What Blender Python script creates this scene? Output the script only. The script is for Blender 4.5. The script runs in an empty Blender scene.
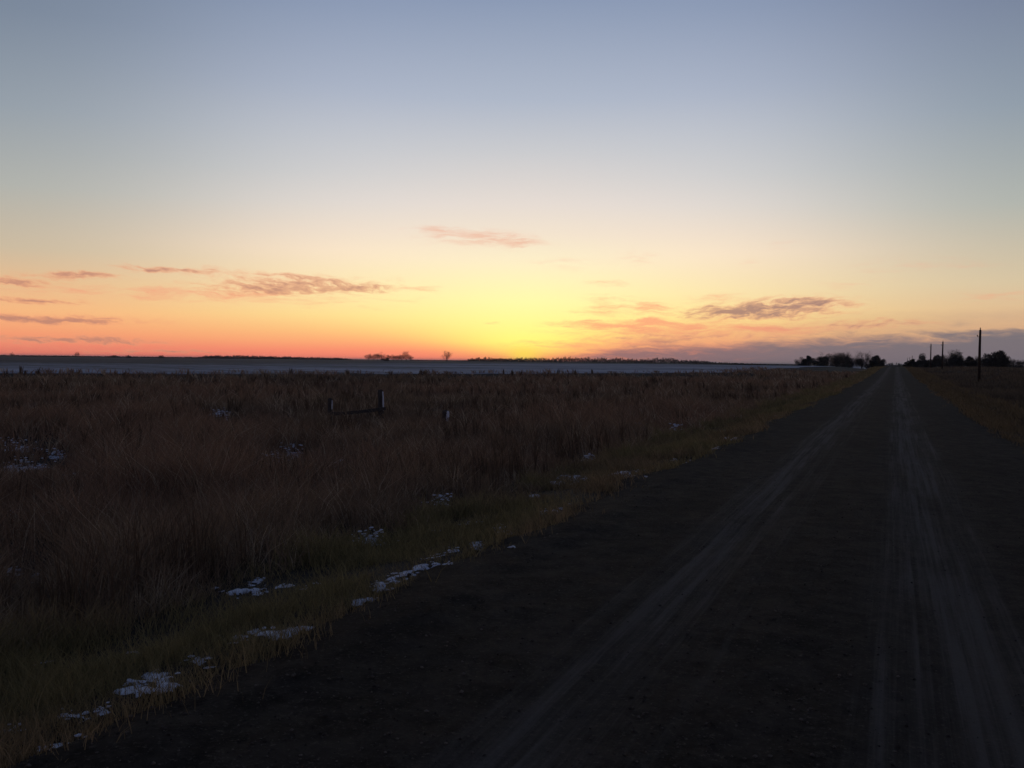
import bpy, math, random
import numpy as np
from mathutils import Matrix, Vector

# ------------------------------------------------------------------ scene basics
S = bpy.context.scene
COL = S.collection
rnd = random.Random(7)
R = np.random.default_rng(11)
W_, H_, F_ = 1024, 768, 940.0
YAW, PITCH, ROLL = math.radians(22.2), math.radians(-1.42), math.radians(0.62)
EYE = Vector((0, 0, 1.62))
HAZE = .00007

S.view_settings.view_transform = 'Standard'
S.view_settings.look = 'None'
S.view_settings.exposure = 0
S.view_settings.gamma = 1
S.view_settings.use_curve_mapping = False
S.cycles.use_denoising = True
S.cycles.max_bounces = 4
S.cycles.diffuse_bounces = 2
S.cycles.transmission_bounces = 2
S.cycles.volume_bounces = 0

cam = bpy.data.cameras.new('camera')
cam.sensor_width = 36
cam.lens = F_ / W_ * 36
cam.clip_end = 30000
cam.clip_start = 0.05
co = bpy.data.objects.new('camera', cam)
CAMM = Matrix.Rotation(YAW, 3, 'Z') @ Matrix.Rotation(math.pi / 2 + PITCH, 3, 'X') @ Matrix.Rotation(ROLL, 3, 'Z')
co.matrix_world = Matrix.Translation(EYE) @ CAMM.to_4x4()
COL.objects.link(co)
S.camera = co


def ray(px, py):
    """direction in the world of what the photograph shows at a pixel"""
    return (CAMM @ Vector(((px - W_ / 2) / F_, (H_ / 2 - py) / F_, -1))).normalized()


def azel(px, py):
    d = ray(px, py)
    return math.atan2(-d.x, d.y), math.asin(d.z)       # azimuth counted to the left of the road


def lin(c):
    return tuple((v / 255 / 12.92) if v / 255 <= 0.04045 else ((v / 255 + 0.055) / 1.055) ** 2.4 for v in c)


# ------------------------------------------------------------------ numpy value noise
_T = np.random.default_rng(5).random((256, 256))


def vnoise(x, y):
    x = np.asarray(x, float); y = np.asarray(y, float)
    xi = np.floor(x).astype(int); yi = np.floor(y).astype(int)
    fx = x - xi; fy = y - yi
    fx = fx * fx * (3 - 2 * fx); fy = fy * fy * (3 - 2 * fy)
    a = _T[xi & 255, yi & 255]; b = _T[(xi + 1) & 255, yi & 255]
    c = _T[xi & 255, (yi + 1) & 255]; d = _T[(xi + 1) & 255, (yi + 1) & 255]
    return (a * (1 - fx) + b * fx) * (1 - fy) + (c * (1 - fx) + d * fx) * fy


def fnoise(x, y, o=3):
    s, a, t = 0, 1, 0
    for k in range(o):
        s = s + a * vnoise(x * 2 ** k + 17 * k, y * 2 ** k + 31 * k); t += a; a *= .5
    return s / t


def sst(a, b, x):
    t = np.clip((np.asarray(x, float) - a) / (b - a), 0, 1)
    return t * t * (3 - 2 * t)


# ------------------------------------------------------------------ lie of the land
ROAD_L, ROAD_R = -3.2, 2.35


def bound(y):
    """x of the edge between the grassy slough and the snowy field"""
    b = np.interp(y, [-80, 30, 63, 103, 141, 262, 400], [-220, -112, -80, -46, -24, -19, -19])
    return b + (fnoise(np.asarray(y) * .06, np.zeros_like(np.asarray(y, float)) + 3.3) - .5) * 7


def land(x, y):
    x = np.asarray(x, float); y = np.asarray(y, float)
    w = 1 - sst(45, 260, np.abs(x))
    z = w * (1.0 * sst(70, 270, y) - 4.5 * sst(285, 700, y))
    bd = bound(y)
    # left verge, ditch and slough
    left = -.28 * sst(-3.0, -4.9, x) - .40 * sst(-4.6, -8.5, x)
    left = left * (1 - sst(bd + 10, bd - 2, x))
    right = -.22 * sst(2.2, 4.0, x) - .25 * sst(3.8, 7, x) + .45 * sst(8, 14, x)
    z = z + left + right
    amp = .16 * (sst(-4.5, -9, x) + sst(5, 14, x)) * (1 - .6 * sst(bd + 4, bd - 4, x))
    z = z + (fnoise(x * .22, y * .22) - .5) * amp
    z = z + (fnoise(x * .9 + 40, y * .9) - .5) * .07 * (sst(-2.9, -3.8, x) + sst(2.1, 3, x))
    return z


def verge_l(y):
    """how far the ragged left road edge wanders from its line"""
    return (fnoise(y * .40, y * 0 + 5.5, 4) - .5) * 1.15


def verge_r(y):
    return (fnoise(y * .35, y * 0 + 15.5, 4) - .5) * .9


def road_z(x, y):
    t = (x - (ROAD_L + ROAD_R) / 2) / 2.78
    ax = np.abs(t)
    z = .03 + .07 * (1 - t * t)
    for c, s, d in ((-1.25, .28, .022), (.34, .30, .022)):
        z = z - d * np.exp(-((x - c) / s) ** 2)
    z = z + (fnoise(x * 1.3, y * .5 + 9) - .5) * .03 + (vnoise(x * 6, y * 5) - .5) * .012
    z = z + .035 * np.exp(-((x + 2.75) / .25) ** 2) * (.4 + vnoise(x * 2, y * .7))
    z = z + (fnoise(x * 3.1, y * 2.6, 3) - .5) * .05 * sst(.35, .9, ax)
    edge = np.where(t < 0, -verge_l(y), verge_r(y)) / 2.78
    z = z - .30 * sst(.93 + edge, 1.13 + edge, ax)
    w = 1 - sst(45, 260, np.abs(x))
    return z + w * (1.0 * sst(70, 270, y) - 4.5 * sst(285, 700, y))


TT = np.geomspace(.5, 4000, 6000)


def ground_hit(px, py, dz=0.0):
    d = ray(px, py)
    z = EYE.z + d.z * TT
    k = np.nonzero(z <= land(d.x * TT, d.y * TT) + dz)[0]
    return EYE + d * float(TT[k[0] if len(k) else -1])


def at_depth(px, depth):
    d = ray(px, 366)
    h = Vector((d.x, d.y)).normalized()
    p = h * depth
    return Vector((p.x, p.y, float(land(p.x, p.y))))


# ------------------------------------------------------------------ helpers for objects
def tag(o, label=None, cat=None, group=None, kind=None):
    if label: o['label'] = label
    if cat: o['category'] = cat
    if group: o['group'] = group
    if kind: o['kind'] = kind
    return o


def mesh_np(name, verts, faces_flat, loop_tot, mat, parent=None, smooth=False, color=None, attrs=None):
    me = bpy.data.meshes.new(name)
    n = len(verts)
    me.vertices.add(n)
    me.vertices.foreach_set('co', np.asarray(verts, np.float32).ravel())
    loop_tot = np.asarray(loop_tot, np.int32)
    me.loops.add(len(faces_flat))
    me.loops.foreach_set('vertex_index', np.asarray(faces_flat, np.int32))
    me.polygons.add(len(loop_tot))
    st = np.zeros(len(loop_tot), np.int32); st[1:] = np.cumsum(loop_tot)[:-1]
    me.polygons.foreach_set('loop_start', st)
    me.polygons.foreach_set('loop_total', loop_tot)
    if smooth:
        me.polygons.foreach_set('use_smooth', np.ones(len(loop_tot), bool))
    if color is not None:
        a = me.attributes.new('tint', 'FLOAT_COLOR', 'POINT')
        c = np.ones((n, 4), np.float32); c[:, :3] = color
        a.data.foreach_set('color', c.ravel())
    for k, v in (attrs or {}).items():
        a = me.attributes.new(k, 'FLOAT', 'POINT')
        a.data.foreach_set('value', np.asarray(v, np.float32))
    me.update(calc_edges=True)
    me.materials.append(mat)
    o = bpy.data.objects.new(name, me)
    COL.objects.link(o)
    if parent: o.parent = parent
    return o


class MB:
    def __init__(self):
        self.v, self.f, self.lt = [], [], []

    def tube(self, pts, rads, n=6, cap=True):
        pts = [Vector(p) for p in pts]
        b0 = len(self.v)
        for i, (p, r) in enumerate(zip(pts, rads)):
            t = (pts[min(i + 1, len(pts) - 1)] - pts[max(i - 1, 0)]).normalized()
            a = t.orthogonal().normalized() if abs(t.z) < .99 else Vector((1, 0, 0))
            a = (a - t * a.dot(t)).normalized()
            b = t.cross(a)
            for k in range(n):
                w = 2 * math.pi * k / n
                self.v.append(p + (a * math.cos(w) + b * math.sin(w)) * r)
        for i in range(len(pts) - 1):
            for k in range(n):
                q = b0 + i * n
                self.f += [q + k, q + (k + 1) % n, q + n + (k + 1) % n, q + n + k]; self.lt.append(4)
        if cap:
            q = b0 + (len(pts) - 1) * n
            self.f += [q + k for k in range(n)]; self.lt.append(n)
            self.f += [b0 + k for k in reversed(range(n))]; self.lt.append(n)

    def poly(self, vs):
        b0 = len(self.v)
        self.v += [Vector(v) for v in vs]
        self.f += list(range(b0, b0 + len(vs))); self.lt.append(len(vs))

    def build(self, name, mat, parent=None, smooth=False):
        return mesh_np(name, np.array([tuple(v) for v in self.v]), self.f, self.lt, mat, parent, smooth)


def empty(name, loc):
    o = bpy.data.objects.new(name, None)
    o.location = loc
    o.empty_display_size = .3
    COL.objects.link(o)
    return o


# ------------------------------------------------------------------ materials
def new_mat(name, rough=.9, spec=.2):
    m = bpy.data.materials.new(name)
    m.use_nodes = True
    nt = m.node_tree
    b = nt.nodes['Principled BSDF']
    b.inputs['Roughness'].default_value = rough
    b.inputs['Specular IOR Level'].default_value = spec
    return m, nt, b


class NT:
    """small shorthand for node trees"""
    def __init__(self, nt): self.nt = nt

    def n(self, t, **kw):
        x = self.nt.nodes.new(t)
        for k, v in kw.items(): setattr(x, k, v)
        return x

    def put(self, sock, v):
        if isinstance(v, (int, float)): sock.default_value = v
        elif isinstance(v, (tuple, list)):
            if len(sock.default_value) == 4 and len(v) == 3: v = (*v, 1)
            sock.default_value = v
        else: self.nt.links.new(v, sock)

    def m(self, op, a, b=None, c=None):
        x = self.n('ShaderNodeMath', operation=op)
        self.put(x.inputs[0], a)
        if b is not None: self.put(x.inputs[1], b)
        if c is not None: self.put(x.inputs[2], c)
        return x.outputs[0]

    def ss(self, v, a, b):
        x = self.n('ShaderNodeMapRange', interpolation_type='SMOOTHSTEP')
        self.put(x.inputs[0], v); self.put(x.inputs[1], a); self.put(x.inputs[2], b)
        x.inputs[3].default_value = 0; x.inputs[4].default_value = 1
        return x.outputs[0]

    def mix(self, f, a, b, blend='MIX'):
        x = self.n('ShaderNodeMix', data_type='RGBA', blend_type=blend)
        self.put(x.inputs[0], f); self.put(x.inputs[6], a); self.put(x.inputs[7], b)
        return x.outputs[2]

    def noise(self, vec, scale, detail=4, rough=.55, dist=0.0):
        x = self.n('ShaderNodeTexNoise')
        if vec is not None: self.put(x.inputs['Vector'], vec)
        x.inputs['Scale'].default_value = scale; x.inputs['Detail'].default_value = detail
        x.inputs['Roughness'].default_value = rough; x.inputs['Distortion'].default_value = dist
        return x.outputs[0]

    def xyz(self, v):
        x = self.n('ShaderNodeSeparateXYZ'); self.put(x.inputs[0], v); return x.outputs

    def vec(self, x, y, z):
        c = self.n('ShaderNodeCombineXYZ')
        for i, v in enumerate((x, y, z)): self.put(c.inputs[i], v)
        return c.outputs[0]

    def bump(self, h, strength, dist, bsdf):
        b = self.n('ShaderNodeBump')
        b.inputs['Strength'].default_value = strength; b.inputs['Distance'].default_value = dist
        self.put(b.inputs['Height'], h); self.put(bsdf.inputs['Normal'], b.outputs[0])


def ramp(g, fac, stops, hi):
    """colour ramp over elevation in degrees"""
    x = g.n('ShaderNodeValToRGB')
    x.color_ramp.interpolation = 'EASE' if False else 'LINEAR'
    el = x.color_ramp.elements
    while len(el) < len(stops): el.new(.5)
    for e, (p, c) in zip(el, stops):
        e.position = p / hi; e.color = (*lin(c), 1)
    g.put(x.inputs[0], fac)
    return x.outputs[0]


# soil under the grass
m_soil, nt, b = new_mat('soil_and_thatch')
g = NT(nt)
tc = g.n('ShaderNodeTexCoord').outputs['Object']
n1 = g.noise(tc, .35, 5); n2 = g.noise(tc, 9, 5, .7)
c = g.mix(n1, (.012, .009, .007), (.028, .019, .012))
c = g.mix(g.ss(n2, .5, .75), c, (.06, .042, .026))
g.put(b.inputs['Base Color'], c); g.bump(n2, .8, .08, b)

# snow dusted stubble field
m_field, nt, b = new_mat('snowy_stubble')
g = NT(nt)
tc = g.n('ShaderNodeTexCoord').outputs['Object']
p = g.xyz(tc)
ed = g.n('ShaderNodeAttribute', attribute_name='edge_dist').outputs['Fac']
n1 = g.noise(g.vec(g.m('MULTIPLY', p[0], .35), p[1], 0), .05, 5, .6)
n2 = g.noise(g.vec(p[0], g.m('MULTIPLY', p[1], 1.5), 0), .45, 5, .7)
rows = g.noise(g.vec(g.m('MULTIPLY', g.m('ADD', g.m('MULTIPLY', p[0], .86), g.m('MULTIPLY', p[1], -.5)), .02),
                     g.m('ADD', g.m('MULTIPLY', p[0], .5), g.m('MULTIPLY', p[1], .86)), 0), .35, 3)
cov = g.m('ADD', g.m('MULTIPLY', g.ss(ed, 190, 0), .30), g.m('MULTIPLY', n1, .75))
cov = g.m('ADD', cov, g.m('MULTIPLY', n2, .45))
cov = g.m('ADD', cov, g.m('MULTIPLY', rows, .52))
cov = g.ss(cov, .84, 1.30)
stub = g.mix(n2, (.034, .030, .030), (.080, .069, .064))
c = g.mix(g.m('MULTIPLY', cov, .84), stub, (.46, .49, .57))
g.put(b.inputs['Base Color'], c); g.bump(n2, .6, .15, b)

# gravel road
m_road, nt, b = new_mat('dark_gravel', 1.0, .06)
g = NT(nt)
tc = g.n('ShaderNodeTexCoord').outputs['Object']
p = g.xyz(tc)
wob = g.m('MULTIPLY', g.m('SUBTRACT', g.noise(g.vec(0, p[1], 0), .04, 2), .5), .30)
xx = g.m('ADD', p[0], wob)


def band(c, s):
    d = g.m('DIVIDE', g.m('SUBTRACT', xx, c), s)
    return g.m('EXPONENT', g.m('MULTIPLY', g.m('MULTIPLY', d, d), -1.0))


streak = g.noise(g.vec(g.m('MULTIPLY', xx, 11.0), g.m('MULTIPLY', p[1], .12), 0), 1, 5, .7)
streak2 = g.noise(g.vec(g.m('MULTIPLY', xx, 34.0), g.m('MULTIPLY', p[1], .35), 3), 1, 3, .6)
fine = g.noise(tc, 38, 5, .78)
med = g.noise(tc, 4.5, 6, .75)
big = g.noise(g.vec(p[0], g.m('MULTIPLY', p[1], .45), 0), .8, 4, .6)
broken = g.ss(g.noise(g.vec(g.m('MULTIPLY', p[0], 3.0), g.m('MULTIPLY', p[1], .30), 7), 1, 5, .7), .30, .66)
LINES = [(-1.66, .05, .5), (-1.47, .07, .9), (-1.30, .045, .7), (-1.10, .04, .45), (-.88, .06, .55), (-.72, .03, .3),
         (-.05, .045, .6), (.10, .04, .5), (.30, .10, .45), (.47, .035, .4), (.66, .05, .6), (1.55, .05, .18), (-2.2, .06, .16)]
tr = 0.0
for c_, w_, a_ in LINES: tr = g.m('MULTIPLY_ADD', band(c_, w_), a_ * .55, tr)
tr = g.m('ADD', tr, g.m('ADD', g.m('MULTIPLY', band(-1.34, .40), .75), g.m('MULTIPLY', band(.28, .45), .90)))
tr = g.m('MULTIPLY', tr, g.m('ADD', .40, g.m('MULTIPLY', broken, .65)))
tr = g.m('MULTIPLY', tr, g.m('ADD', .26, g.m('ADD', g.m('MULTIPLY', g.ss(streak, .30, .70), .70), g.m('MULTIPLY', g.ss(streak2, .4, .7), .5))))
tr = g.ss(tr, .04, 1.05)
base = g.mix(g.ss(med, .32, .68), (.024, .0195, .016), (.076, .062, .050))
base = g.mix(g.m('MULTIPLY', g.ss(big, .45, .70), .5), base, (.020, .0165, .014))
base = g.mix(g.ss(fine, .54, .70), base, (.150, .126, .105))
c = g.mix(tr, base, g.mix(fine, (.094, .084, .075), (.185, .167, .149)))
g.put(b.inputs['Base Color'], c)
g.bump(g.m('ADD', fine, g.m('MULTIPLY', med, 1.4)), 1.0, .035, b)

m_stone, nt, b = new_mat('road_stone', .85)
g = NT(nt)
c = g.mix(g.n('ShaderNodeAttribute', attribute_name='shade').outputs['Fac'], (.03, .025, .021), (.17, .145, .122))
g.put(b.inputs['Base Color'], c)

# snow
m_snow, nt, b = new_mat('old_snow', .8, .2)
g = NT(nt)
tc = g.n('ShaderNodeTexCoord').outputs['Object']
n2 = g.noise(tc, 14, 5, .7)
g.put(b.inputs['Base Color'], g.mix(n2, (.52, .55, .63), (.78, .81, .87)))
g.bump(n2, .6, .03, b)

# grass
m_grass = bpy.data.materials.new('dry_grass'); m_grass.use_nodes = True
nt = m_grass.node_tree; nt.nodes.clear(); g = NT(nt)
a = g.n('ShaderNodeAttribute', attribute_name='tint').outputs['Color']
df = g.n('ShaderNodeBsdfDiffuse'); tl = g.n('ShaderNodeBsdfTranslucent'); mx = g.n('ShaderNodeMixShader')
g.put(df.inputs['Color'], a); g.put(tl.inputs['Color'], a); mx.inputs[0].default_value = .3
nt.links.new(df.outputs[0], mx.inputs[1]); nt.links.new(tl.outputs[0], mx.inputs[2])
nt.links.new(mx.outputs[0], g.n('ShaderNodeOutputMaterial').inputs[0])


def wood(name, dark, light, sx=40):
    m, nt, b = new_mat(name, .9)
    g = NT(nt)
    tc = g.n('ShaderNodeTexCoord').outputs['Object']
    p = g.xyz(tc)
    n = g.noise(g.vec(g.m('MULTIPLY', p[0], sx), g.m('MULTIPLY', p[1], sx), g.m('MULTIPLY', p[2], 3)), 1, 5, .65)
    g.put(b.inputs['Base Color'], g.mix(g.ss(n, .3, .7), dark, light)); g.bump(n, .6, .02, b)
    return m


m_post = wood('weathered_post_wood', (.030, .026, .024), (.085, .075, .07))
m_pole = wood('tarred_pole_wood', (.022, .014, .010), (.055, .034, .024), 12)
m_bark = wood('dark_bark', (.018, .015, .014), (.05, .042, .038), 6)


def leafmat(name, a_, b_):
    m, nt, b = new_mat(name, .9)
    g = NT(nt)
    n = g.noise(g.n('ShaderNodeTexCoord').outputs['Object'], 1.7, 4, .6)
    g.put(b.inputs['Base Color'], g.mix(g.ss(n, .3, .7), a_, b_))
    return m


m_twig = leafmat('bare_twigs', (.022, .017, .016), (.06, .047, .044))
m_leaf = leafmat('dark_foliage', (.014, .015, .014), (.040, .038, .034))
m_glass = leafmat('brown_insulator', (.03, .02, .015), (.07, .05, .04))

# ------------------------------------------------------------------ ground, field, road
ys = np.concatenate([np.arange(-70, -6, 4.0), np.arange(-6, 40, .5), np.arange(40, 160, 1.5), np.arange(160, 420, 4.0),
                     np.arange(420, 1000, 25.0), np.geomspace(1000, 14000, 24)])


def grid(xf, ys, zf, name, mat, smooth=True, attrs=None):
    X = np.array([xf(y) for y in ys]); Y = np.repeat(ys[:, None], X.shape[1], 1)
    Z = zf(X, Y)
    nr, nc = X.shape
    V = np.stack([X, Y, Z], -1).reshape(-1, 3)
    i, j = np.meshgrid(np.arange(nr - 1), np.arange(nc - 1), indexing='ij')
    q = (i * nc + j).ravel()
    Fc = np.stack([q, q + 1, q + nc + 1, q + nc], -1).ravel()
    at = {k: f(X, Y).ravel() for k, f in (attrs or {}).items()}
    return mesh_np(name, V, Fc, np.full((nr - 1) * (nc - 1), 4), mat, None, smooth, None, at)


near_cols = np.concatenate([np.linspace(0, 1, 60)[:-1]])
mid = np.concatenate([np.arange(-14, 14, .33), np.arange(14, 60, 2.0), np.geomspace(60, 14000, 24)])


def ground_cols(y):
    b0 = float(bound(y)) - 12
    return np.concatenate([b0 + (-14 - b0) * near_cols if b0 < -14.5 else np.linspace(b0, -14, 60)[:-1], mid])


def ground_zf(X, Y):
    z = land(X, Y)
    under = sst(ROAD_L - .25, ROAD_L + .35, X) * (1 - sst(ROAD_R - .35, ROAD_R + .25, X))
    bd = bound(Y)
    return z - .14 * under - .06 * sst(bd + 1.2, bd, X) - .25 * sst(bd - .3, bd - 2, X)


def strip(name, mat):
    return tag(grid(ground_cols, ys, ground_zf, name, mat), kind='structure')


tag(strip('ground', m_soil), 'dark soil and flattened thatch of the ditches and slough beside the road')
off = np.concatenate([[0, .6, 1.2, 2], np.geomspace(3, 14000, 70)])
field = grid(lambda y: (float(bound(y)) - off)[::-1], ys, lambda X, Y: land(X, Y) + .012 - .16 * sst(.9, 0, bound(Y) - X), 'snowy_field', m_field,
             attrs={'edge_dist': lambda X, Y: bound(Y) - X})
tag(field, 'stubble field thinly dusted with bluish snow under the sunset', kind='structure')
ry = np.concatenate([np.arange(-12, 12, .10), np.arange(12, 40, .25), np.arange(40, 150, 1.0), np.arange(150, 760, 5.0)])
rx = np.linspace(ROAD_L - .8, ROAD_R + .8, 96)
road = grid(lambda y: rx, ry, road_z, 'gravel_road', m_road)
tag(road, 'dark gravel road with pale worn wheel tracks running to the horizon', kind='structure')


def surf(x, y):
    return np.maximum(land(x, y), np.where((x > ROAD_L - .8) & (x < ROAD_R + .8), road_z(x, y), -9))


# loose stones on the road (nobody could count them)
n = 30000
r = np.exp(R.uniform(math.log(1.6), math.log(26), n)); th = R.uniform(-.55, 1.25, n)
sx, sy = -np.sin(th) * r, np.cos(th) * r
k = (sx > ROAD_L - .35) & (sx < ROAD_R + .3)
lane = np.exp(-((sx + 1.35) / .4) ** 2) + np.exp(-((sx - .33) / .42) ** 2)
k &= R.random(n) > lane * .8
sx, sy, r = sx[k], sy[k], r[k]; n = len(sx)
oct_ = np.array([[1, 0, 0], [0, 1, 0], [-1, 0, 0], [0, -1, 0], [0, 0, 1], [0, 0, -1.]])
tri = np.array([[0, 1, 4], [1, 2, 4], [2, 3, 4], [3, 0, 4], [1, 0, 5], [2, 1, 5], [3, 2, 5], [0, 3, 5]])
size = .003 + .009 * R.random(n) ** 4
V = oct_[None] * size[:, None, None] * R.uniform(.6, 1.4, (n, 6, 1))
an = R.uniform(0, 6.28, n); ca, sa = np.cos(an)[:, None], np.sin(an)[:, None]
V = np.stack([V[..., 0] * ca - V[..., 1] * sa, V[..., 0] * sa + V[..., 1] * ca, V[..., 2] * .7], -1)
V += np.stack([sx, sy, surf(sx, sy) + size * .3], -1)[:, None]
Fc = (tri[None] + 6 * np.arange(n)[:, None, None]).ravel()
tag(mesh_np('loose_gravel', V.reshape(-1, 3), Fc, np.full(n * 8, 3), m_stone, None, False, None,
            {'shade': np.repeat(R.random(n) ** 2, 6)}), 'loose gravel stones scattered over the dark road', 'gravel', kind='stuff')

# ------------------------------------------------------------------ snow left in the grass
SNOW = [(268, 633, 20, 4), (235, 639, 14, 5), (198, 660, 13, 4), (160, 679, 14, 6), (140, 686, 20, 6), (72, 715, 12, 4), (100, 709, 9, 3),
        (66, 745, 20, 3), (240, 592, 22, 4), (258, 582, 14, 3), (370, 542, 20, 4), (381, 586, 8, 8), (373, 600, 4, 4),
        (447, 571, 5, 4), (420, 567, 7, 3), (476, 545, 6, 4), (502, 530, 8, 3), (452, 551, 5, 3), (572, 479, 14, 4), (556, 485, 8, 3),
        (620, 475, 10, 2), (648, 481, 4, 4), (640, 430, 7, 5), (676, 433, 5, 4), (732, 440, 4, 2), (441, 508, 9, 3),
        (18, 451, 17, 5), (26, 470, 22, 8), (56, 459, 8, 3), (12, 518, 7, 5), (70, 482, 9, 3), (216, 415, 10, 3), (224, 421, 5, 2),
        (274, 464, 14, 7), (292, 456, 10, 6), (341, 467, 6, 3), (15, 730, 15, 4), (44, 665, 9, 3), (40, 585, 8, 3), (14, 575, 6, 3),
        (590, 462, 5, 2), (690, 463, 5, 2), (715, 452, 4, 2), (512, 556, 4, 2), (130, 655, 8, 2), (535, 497, 5, 2)]
snow_at = []
sv, sf, slt = [], [], []


def blob(cx, cy, cz, rad, flat, seed):
    """a small lump of snow"""
    b0 = len(sv); n_, m_ = 7, 4
    for i in range(m_):
        ph = (i / (m_ - 1)) * math.pi / 2
        for j in range(n_):
            w = 2 * math.pi * j / n_ + seed
            q = rad * (0.6 + .8 * float(vnoise(cx * 40 + j * .9, cy * 40 + i)))
            sv.append((cx + math.cos(w) * math.cos(ph) * q, cy + math.sin(w) * math.cos(ph) * q, cz + math.sin(ph) * q * flat - .01))
    for i in range(m_ - 1):
        for j in range(n_):
            sf.extend([b0 + i * n_ + j, b0 + i * n_ + (j + 1) % n_, b0 + (i + 1) * n_ + (j + 1) % n_, b0 + (i + 1) * n_ + j]); slt.append(4)


SPECS = []
for px, py, hw, hh in SNOW:
    c0 = ground_hit(px, py); cl = ground_hit(px - hw, py); cr = ground_hit(px + hw, py)
    cn = ground_hit(px, py + hh); cf = ground_hit(px, py - hh)
    SPECS.append((c0, (cr - cl) / 2, (cf - cn) / 2, px))
yv = 5.0
while yv < 48:                                   # broken streaks along the road edge and the foot of the verge
    for xb, pr_ in ((-3.5, .34), (-4.5, .32)):
        if rnd.random() < pr_:
            xq = xb + rnd.gauss(0, .16); yq = yv + rnd.uniform(-.3, .3)
            SPECS.append((Vector((xq, yq, float(land(xq, yq)))), Vector((rnd.uniform(.05, .12), 0, 0)), Vector((rnd.uniform(-.08, .08), rnd.uniform(.10, .26), 0)), yq * 37 + xb))
    yv *= 1.10
for c0, ax, ay, px in SPECS:
    if ay.length > ax.length * 2.2: ay *= ax.length * 2.2 / ay.length
    rr = max(ax.length, ay.length)
    dist = c0.length
    snow_at.append((c0.x, c0.y, rr, 1 if c0.x > -5 else .45))
    # crust: a bumpy sheet with a ragged outline
    N = 40
    t = np.linspace(-1.6, 1.6, N)
    U, Vv = np.meshgrid(t, t, indexing='ij')
    X = c0.x + ax.x * U + ay.x * Vv; Y = c0.y + ax.y * U + ay.y * Vv
    q = 1.25 - np.sqrt(U ** 2 + Vv ** 2) - .55 * (vnoise(X * 17, Y * 17) > .60) + (fnoise(X * 4.5 / max(rr, .25) ** .6 + px, Y * 4.5 / max(rr, .25) ** .6, 4) - .5) * 2.6
    th_ = min(.035, .11 * rr)
    Z = surf(X, Y) - .012 + th_ * sst(0, .7, q) * (.6 + .8 * vnoise(X * 14, Y * 14))
    ok = q > 0
    b0 = len(sv)
    sv.extend(zip(X.ravel(), Y.ravel(), Z.ravel()))
    for i in range(N - 1):
        for j in range(N - 1):
            if ok[i:i + 2, j:j + 2].all():
                sf.extend([b0 + i * N + j, b0 + (i + 1) * N + j, b0 + (i + 1) * N + j + 1, b0 + i * N + j + 1]); slt.append(4)
    # lumps caught in the grass round it
    for k in range(10 if c0.x > -5 else 44):
        u, v = rnd.gauss(0, .6), rnd.gauss(0, .6)
        x, y = c0.x + ax.x * u + ay.x * v, c0.y + ax.y * u + ay.y * v
        s = rnd.uniform(.004, .013) * (1 + dist / 12)
        z = float(surf(x, y)) + (rnd.random() * min(.28, rr * .55) if c0.x < -5 else rnd.random() ** 2 * .03)
        blob(x, y, z, s, rnd.uniform(.3, .6), k)
sv = np.array(sv); used = np.unique(sf); remap = np.full(len(sv), -1); remap[used] = np.arange(len(used))
tag(mesh_np('snow', sv[used], remap[np.array(sf)], slt, m_snow, None, True),
    'ragged leftovers of bluish snow lying in the grass along the road edge', 'snow', kind='stuff')

# ------------------------------------------------------------------ grass
sn = np.array(snow_at)


def grass_mesh(name, x, y, h, w, col, lean, label, droop=.35):
    n = len(x)
    z = surf(x, y) - .02
    a = R.uniform(0, 6.283, n)
    la = R.normal(0, 1, n) * 1.5 + 2.4          # mostly bent by one wind
    ln = lean * R.uniform(.3, 1.4, n) * h
    ux, uy = np.cos(a) * w / 2, np.sin(a) * w / 2
    dx, dy = np.cos(la) * ln, np.sin(la) * ln
    V = np.zeros((n, 5, 3))
    for i, (t, ww) in enumerate(((0, 1), (.55, .8))):
        cx, cy, cz = x + dx * t * t, y + dy * t * t, z + h * t * (1 - droop * t * .3)
        V[:, 2 * i] = np.stack([cx - ux * ww, cy - uy * ww, cz], -1)
        V[:, 2 * i + 1] = np.stack([cx + ux * ww, cy + uy * ww, cz], -1)
    V[:, 4] = np.stack([x + dx, y + dy, z + h * (1 - droop * .3 * R.random(n))], -1)
    f = np.array([0, 1, 3, 2, 2, 3, 4])
    Fc = (f[None] + 5 * np.arange(n)[:, None]).ravel()
    lt = np.tile([4, 3], n)
    o = mesh_np(name, V.reshape(-1, 3), Fc, lt, m_grass, None, False, np.repeat(col, 5, 0))
    return tag(o, label, 'grass', kind='stuff')


def scatter(n, r0, r1, a0, a1, soft=0.0):
    r = np.exp(R.uniform(math.log(r0), math.log(r1), n)); th = R.uniform(a0, a1, n)
    return -np.sin(th) * r, np.cos(th) * r, r


def tufted(n_t, per, r0, r1, a0, a1, spread):
    x, y, r = scatter(n_t, r0, r1, a0, a1)
    s = spread * (1 + r / 40)
    X = (x[:, None] + R.normal(0, 1, (n_t, per)) * s[:, None]).ravel()
    Y = (y[:, None] + R.normal(0, 1, (n_t, per)) * s[:, None]).ravel()
    hv = np.repeat(R.normal(1, .2, n_t).clip(.5, 1.6), per)
    tv = np.repeat(R.random(n_t), per)
    return X, Y, np.hypot(X, Y), hv, tv


def snow_cut(x, y):
    m = np.ones_like(x)
    for cx, cy, rr, k in sn:
        d = np.hypot(x - cx, y - cy)
        m *= 1 - (.80 if k < 1 else .84) * np.exp(-(d / (rr * 1.0 + .15)) ** 2)
        # grass between the eye and a drift out in the slough is trodden lower as well
        if k < 1:
            L = math.hypot(cx, cy); t = (x * cx + y * cy) / L; s = np.abs(x * cy - y * cx) / L
            m *= 1 - .45 * np.exp(-(s / (rr + .2)) ** 2) * sst(L - 4.5, L - 1.5, t) * (1 - sst(L, L + .5, t))
    return m


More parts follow.
